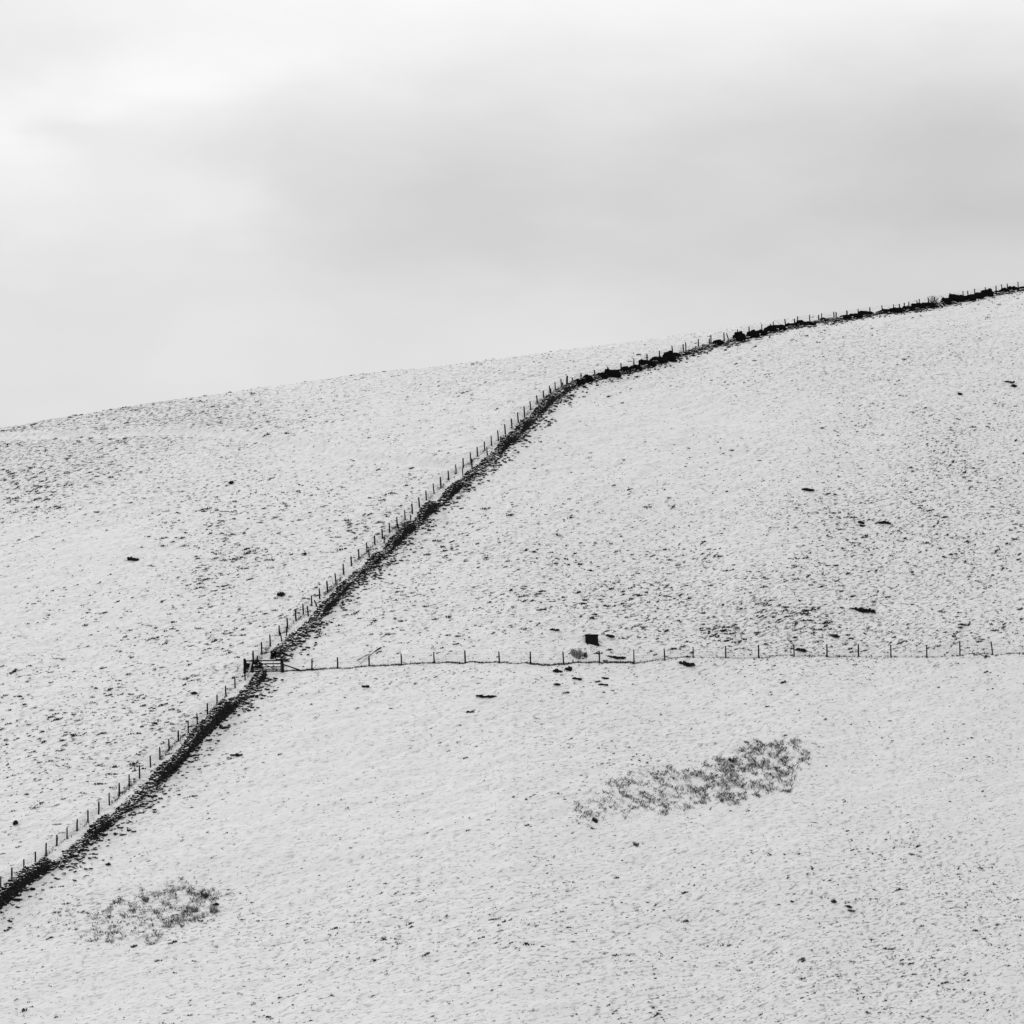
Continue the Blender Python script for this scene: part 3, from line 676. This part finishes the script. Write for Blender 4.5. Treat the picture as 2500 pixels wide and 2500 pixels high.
# ------------------------------------------------------------------ dark gorse bushes on the ridge
def bush_mesh(w, h, n, sh0=.010):
    # lumpy opaque heart plus leaf-sized faces all through the outer crown
    v = []; f = []
    lob = [(random.uniform(-.36, .36), random.uniform(-.25, .25), random.uniform(.25, .5), random.uniform(.22, .36)) for _ in range(7)]
    lob += [(-.22, 0, .35, .3), (.24, 0, .36, .3), (0, 0, .5, .36), (random.uniform(-.3, .3), 0, .72, .2)]
    cen = np.array([(a * w, b * w * .8, c * h) for a, b, c, d in lob]); sz = np.array([(d * w * .85, d * w * .75, d * h * 1.05) for a, b, c, d in lob])
    V, F = stones(cen, sz, np.zeros(len(lob)), .1)
    sh = np.full(len(F), sh0 * .8)
    k = rng.integers(0, len(lob), n); d = rng.normal(0, 1, (n, 3)); d /= np.linalg.norm(d, axis=1)[:, None]
    c = cen[k] + d * sz[k] * rng.uniform(.9, 1.22, (n, 1))
    c = c[c[:, 2] > -.05]; n = len(c)
    a = rng.normal(0, 1, (n, 3)); a /= np.linalg.norm(a, axis=1)[:, None]; b = rng.normal(0, 1, (n, 3)); b /= np.linalg.norm(b, axis=1)[:, None]
    L = rng.uniform(.05, .12, (n, 1))
    LV = np.stack([c - b * L * .35, c + b * L * .35, c + a * L], 1).reshape(-1, 3)
    LF = np.arange(n * 3).reshape(-1, 3) + len(V)
    ls = np.clip(np.exp(rng.normal(math.log(sh0), .6, n)), .004, .08)
    return mesh_np('gorse_bush', np.concatenate([V, LV]), np.concatenate([F, LF]), M_BUSH, np.concatenate([sh, ls]))
#  left, right, top y, base y left, base y right
BUSH = [(1398, 1424, 925, 948, 938), (1421, 1447, 914, 937, 931), (1453, 1482, 909, 928, 924), (1476, 1512, 900, 925, 918), (1514, 1540, 894, 913, 908), (1536, 1562, 890, 908, 903),
        (1562, 1596, 877, 898, 893), (1590, 1626, 870, 892, 885), (1620, 1646, 857, 886, 879), (1642, 1662, 860, 878, 872), (1668, 1680, 857, 868, 865), (1740, 1768, 829, 847, 842), (1792, 1818, 809, 836, 831),
        (1829, 1852, 805, 828, 822), (1848, 1870, 804, 822, 816), (1871, 1895, 794, 816, 811), (1891, 1918, 792, 812, 806), (1921, 1944, 788, 802, 799), (1942, 1966, 781, 799, 795),
        (1964, 1990, 784, 796, 792), (2001, 2015, 775, 788, 786), (2054, 2078, 768, 782, 779), (2074, 2102, 764, 780, 775), (2098, 2128, 758, 776, 771), (2137, 2151, 759, 769, 767), (2154, 2180, 753, 767, 764),
        (2176, 2206, 750, 765, 761), (2202, 2232, 746, 762, 757), (2228, 2258, 739, 758, 753), (2252, 2284, 737, 755, 749), (2298, 2322, 726, 746, 742), (2316, 2352, 717, 744, 736), (2348, 2380, 719, 738, 731),
        (2376, 2404, 713, 732, 726), (2400, 2424, 705, 727, 722), (2424, 2444, 709, 720, 717), (2441, 2462, 702, 718, 715), (2462, 2486, 698, 715, 711), (2484, 2512, 698, 711, 708)]
NB = len(BUSH)
for i, (l, r, t, bl, br) in enumerate(BUSH):
    cx = (l + r) / 2; by = (bl + br) / 2; p = pick(cx, by); s = 1 / ppm(p.y)
    w = (r - l) * s * 1.22; h = (by - t) * s * 1.22
    o = add('gorse_bush', bush_mesh(w, h, int(500 + 260 * w * h)), loc=(p.x, p.y + w * .12, p.z - .06))
    m = pick(r, br) - pick(l, bl); o.rotation_euler = (0, -math.atan2(m.z * .6, max(m.x, .3)) * .5, 0)
    size_w = 'small' if w < 1.1 else ('wide' if w > 1.9 else 'medium')
    k = i + 1; suf = 'th' if 10 <= k % 100 <= 20 else {1: 'st', 2: 'nd', 3: 'rd'}.get(k % 10, 'th')
    tag(o, f'{size_w} dark gorse bush on the ridge wall, {k}{suf} of the row from the left', 'bush', 'dark gorse bushes along the ridge wall')
# thin bare shrub in the gap
p = pick(2280, 743); s = 1 / ppm(p.y)
V, F = [], []
for _ in range(46):
    a = Vector((random.gauss(0, .12), random.gauss(0, .1), 0)); b = a + Vector((random.uniform(-.9, .9), random.uniform(-.3, .3), random.uniform(.6, 1.25))); c = b + Vector((random.uniform(-.45, .45), random.uniform(-.2, .2), random.uniform(-.15, .2)))
    tube([a, b, c], random.uniform(.008, .02), V, F, 3)
o = add('bare_shrub', mesh_np('bare_shrub', V, np.array(F), M_WOOD), loc=p); tag(o, 'thin bare shrub in the gap between the dark ridge bushes', 'shrub')

# ------------------------------------------------------------------ dead bracken
def inside(px, py, poly):
    c = np.zeros(len(px), bool); n = len(poly)
    for i in range(n):
        x0, y0 = poly[i]; x1, y1 = poly[i - 1]
        k = ((y0 > py) != (y1 > py)) & (px < (x1 - x0) * (py - y0) / ((y1 - y0) + 1e-9) + x0); c ^= k
    return c
def bracken(poly, n, label, shade0, hgt, dens):
    P = np.array(poly); pad = 14
    cs = [pick(x, y) for x, y in poly]; x0, x1 = min(c.x for c in cs) - 1, max(c.x for c in cs) + 1; y0, y1 = min(c.y for c in cs) - 2, max(c.y for c in cs) + 2
    x = rng.uniform(x0, x1, n); y = rng.uniform(y0, y1, n); z = height(x, y); px, py = proj(x, y, z)
    jx = 16 * vn(x / 1.1, y / 1.4, 51) + 9 * vn(x / .4, y / .5, 55); jy = 13 * vn(x / 1.0, y / 1.7, 52) + 7 * vn(x / .4, y / .5, 56)
    k = inside(px + jx, py + jy, poly)
    cl = .5 + .5 * vn(x / .75, y / .7, 53); cl2 = .5 + .5 * vn(x / 2.6, y / 3.4, 54)
    k &= rng.uniform(0, 1, n) < dens(px, py) * np.clip((cl - .25) * 2.4, 0.05, 1) * np.clip((cl2 + .15) * 1.2, .3, 1)
    x, y, cl, px = x[k], y[k], cl[k], px[k]; m = len(x)
    # every frond is a spray of a few bent blades
    r = 6; kk = np.repeat(np.arange(m), r)
    bx = x[kk] + rng.normal(0, .10, m * r); by = y[kk] + rng.normal(0, .10, m * r)
    b = np.stack([bx, by, height(bx, by) - .03], 1)
    h = (hgt * rng.uniform(.4, 1.1, m))[kk] * rng.uniform(.6, 1.1, m * r)
    dk = np.clip(np.exp(rng.normal(math.log(shade0), .9, m)), .01, .4)[kk] * rng.uniform(.6, 1.5, m * r)
    dk = np.where(rng.uniform(0, 1, m * r) < .24, .72, dk)          # fronds still carrying snow
    V, F, sh = blades(b, h, rng.uniform(.03, .06, m * r), rng.uniform(0, 2 * np.pi, m * r), h * rng.uniform(.3, 1.1, m * r), dk)
    print('bracken', m)
    o = add('dead_bracken', mesh_np('dead_bracken', V, F, M_GRASS, sh)); tag(o, label, 'bracken', kind='stuff')
bracken([(1397, 1989), (1430, 1950), (1477, 1915), (1546, 1884), (1610, 1880), (1647, 1866), (1680, 1893), (1712, 1868), (1781, 1848), (1857, 1822), (1893, 1815), (1973, 1815), (1986, 1837), (1966, 1855),
         (1962, 1884), (1933, 1917), (1915, 1936), (1872, 1944), (1814, 1950), (1774, 1957), (1676, 1971), (1575, 1995), (1500, 2005), (1459, 2014), (1400, 2010)], 21000,
        'large drawn-out patch of dead grey bracken in the lower field', .065, .34, lambda px, py: .6 + .5 * sstep(1500, 1850, px))
bracken([(120, 2285), (60, 2270), (130, 2240), (248, 2222), (280, 2205), (329, 2183), (373, 2162), (456, 2150), (503, 2165), (552, 2187), (530, 2230), (466, 2250), (400, 2275), (342, 2311), (255, 2300), (186, 2292)], 13000,
        'small patch of dead grey bracken at the lower left', .07, .30, lambda px, py: .10 + .2 * sstep(150, 260, px) + .4 * sstep(250, 420, px))

def clump(px, py, r, h, label, shade0=.17, n=120):
    p = pick(px, py); s = 1 / ppm(p.y); R = r * s
    a = rng.uniform(0, 6.28, n); q = R * np.sqrt(rng.uniform(0, 1, n)) * .7
    b = np.stack([q * np.cos(a), q * np.sin(a) * .8, np.full(n, -.02)], 1)
    b[:, 2] += height(p.x + b[:, 0], p.y + b[:, 1]) - p.z
    hh = h * s * rng.uniform(.5, 1.0, n) * (1 - .8 * (q / R) ** 2)
    V, F, sh = blades(b, hh, rng.uniform(.02, .05, n), a + rng.normal(0, .5, n), hh * rng.uniform(.1, .7, n), np.clip(np.exp(rng.normal(math.log(shade0), .5, n)), .01, .5))
    o = add('grass_clump', mesh_np('grass_clump', V, F, M_GRASS, sh), loc=p); tag(o, label, 'grass clump', 'big clumps of withered grass')
clump(1408, 1603, 15, 26, 'fuzzy grey grass clump between the black box and the cross fence', .26, 150)
clump(1425, 1602, 12, 15, 'low dark grass clump right of the fuzzy one below the black box', .05, 120)
clump(355, 2200, 9, 15, 'small round grey grass clump in the middle of the small bracken patch')
clump(475, 2226, 10, 15, 'round grey grass clump on the lower right of the small bracken patch')
clump(522, 2227, 12, 14, 'widest round grey grass clump below the black stone beside the small bracken patch')
clump(500, 2190, 11, 16, 'dark grass clump at the right tip of the small bracken patch', .09)
clump(1787, 1860, 9, 12, 'dark grass clump alone on the upper edge of the large bracken patch', .05, 120)
clump(1453, 2006, 8, 12, 'dark grass clump at the lower left tip of the large bracken patch', .03, 160)
clump(1553, 2065, 8, 14, 'thin dark sprig clump alone below the left end of the large bracken patch', .06, 60)

# fallen twiggy branch behind the cross fence
p = pick(893, 1612); V, F = [], []
def gp(px, py, dz=.06): return pick(px, py) - p + Vector((0, 0, dz))
for a, b, r in [((872, 1614), (902, 1598), .03), ((876, 1611), (900, 1600), .02), ((902, 1602), (932, 1582), .03), ((915, 1592), (930, 1582), .05), ((880, 1622), (896, 1607), .02), ((918, 1597), (932, 1591), .05), ((883, 1620), (874, 1618), .02), ((905, 1597), (898, 1612), .02)]:
    m = gp((a[0] + b[0]) / 2, (a[1] + b[1]) / 2, .12); tube([gp(*a), m, gp(*b)], r, V, F, 5)
o = add('fallen_branch', mesh_np('fallen_branch', V, np.array(F), M_WOOD), loc=p); tag(o, 'forked dead branch lying on the snow behind the third post of the cross fence', 'branch')

# ------------------------------------------------------------------ grass along fences (nobody could count it)
def fringe(bt, label, per_m, hgt, shade0, spread_, keys=None, side=0.0, solid=False):
    P = np.array([b[:] for b, t in bt]); seg = np.diff(P[:, :2], axis=0); L = np.linalg.norm(seg, axis=1); cs = np.concatenate([[0], np.cumsum(L)])
    n = int(cs[-1] * per_m); s = rng.uniform(0, cs[-1], n)
    x = np.interp(s, cs, P[:, 0]); y = np.interp(s, cs, P[:, 1])
    i = np.clip(np.searchsorted(cs, s) - 1, 0, len(L) - 1); nx_, ny_ = seg[i, 1] / L[i], -seg[i, 0] / L[i]
    o_ = rng.normal(side, spread_, n); x = x + nx_ * o_; y = y + ny_ * o_
    d = .5 + .5 * vn(s / 1.5, 0 * s, 61); d2 = .5 + .5 * vn(s / 5, 0 * s, 62)
    k = rng.uniform(0, 1, n) < np.clip((d - .2) * 1.6, 0, 1) * np.clip(.15 + d2 * 1.3, 0, 1)
    if solid: k = rng.uniform(0, 1, n) < .3 + .7 * d
    if keys: 
        px, py = proj(x, y, height(x, y)); k &= rng.uniform(0, 1, n) < np.interp(px, [a for a, b in keys], [b for a, b in keys])
    x, y = x[k], y[k]; m = len(x)
    b = np.stack([x, y, height(x, y) - .03], 1); h = hgt * rng.uniform(.4, 1.3, m)
    V, F, sh = blades(b, h, rng.uniform(.03, .09, m), rng.uniform(0, 6.28, m), h * rng.uniform(.2, .9, m), np.clip(np.exp(rng.normal(math.log(shade0), .6, m)), .008, .5))
    o = add('grass', mesh_np('grass', V, F, M_GRASS, sh)); tag(o, label, 'grass', kind='stuff')
fringe(f_low[:-1], 'withered grass along the fence foot between the left edge and the gate', 60, .22, .06, .12, side=.05)
fringe(f_mid, 'long grey grass along the fence foot above the gate', 50, .26, .15, .14, side=.06)
fringe(f_mid, 'dark withered grass between the upper fence and the wall', 14, .18, .06, .3, side=.5)
fringe(f_rid, 'withered grass along the ridge fence', 14, .25, .10, .3, side=.2)
fringe([(pick(692, 1640), None)] + f_crs[1:], 'thin dark line of grass along the foot of the cross fence', 190, .17, .012, .05, solid=True,
       keys=[(690, 1.6), (760, 1.2), (800, .8), (900, .9), (1000, .9), (1060, 1.2), (1150, .6), (1200, 1.2), (1290, 1.4), (1370, .8), (1470, 1.1), (1560, .8), (1620, .5), (1700, .22), (1900, .3), (2100, .2), (2500, .22)])
# dry stems standing singly in the lower fields
n = 420; y = rng.uniform(240, 320, n); x = rng.uniform(-.17, .175, n) * y
b = np.stack([x, y, height(x, y) - .02], 1); h = rng.uniform(.15, .5, n)
V, F, sh = blades(b, h, rng.uniform(.012, .03, n), rng.uniform(0, 6.28, n), h * rng.uniform(.05, .5, n), rng.uniform(.03, .2, n))
o = add('dry_stems', mesh_np('dry_stems', V, F, M_GRASS, sh)); tag(o, 'thin dry stems standing singly out of the snow in the lower fields', 'grass', kind='stuff')
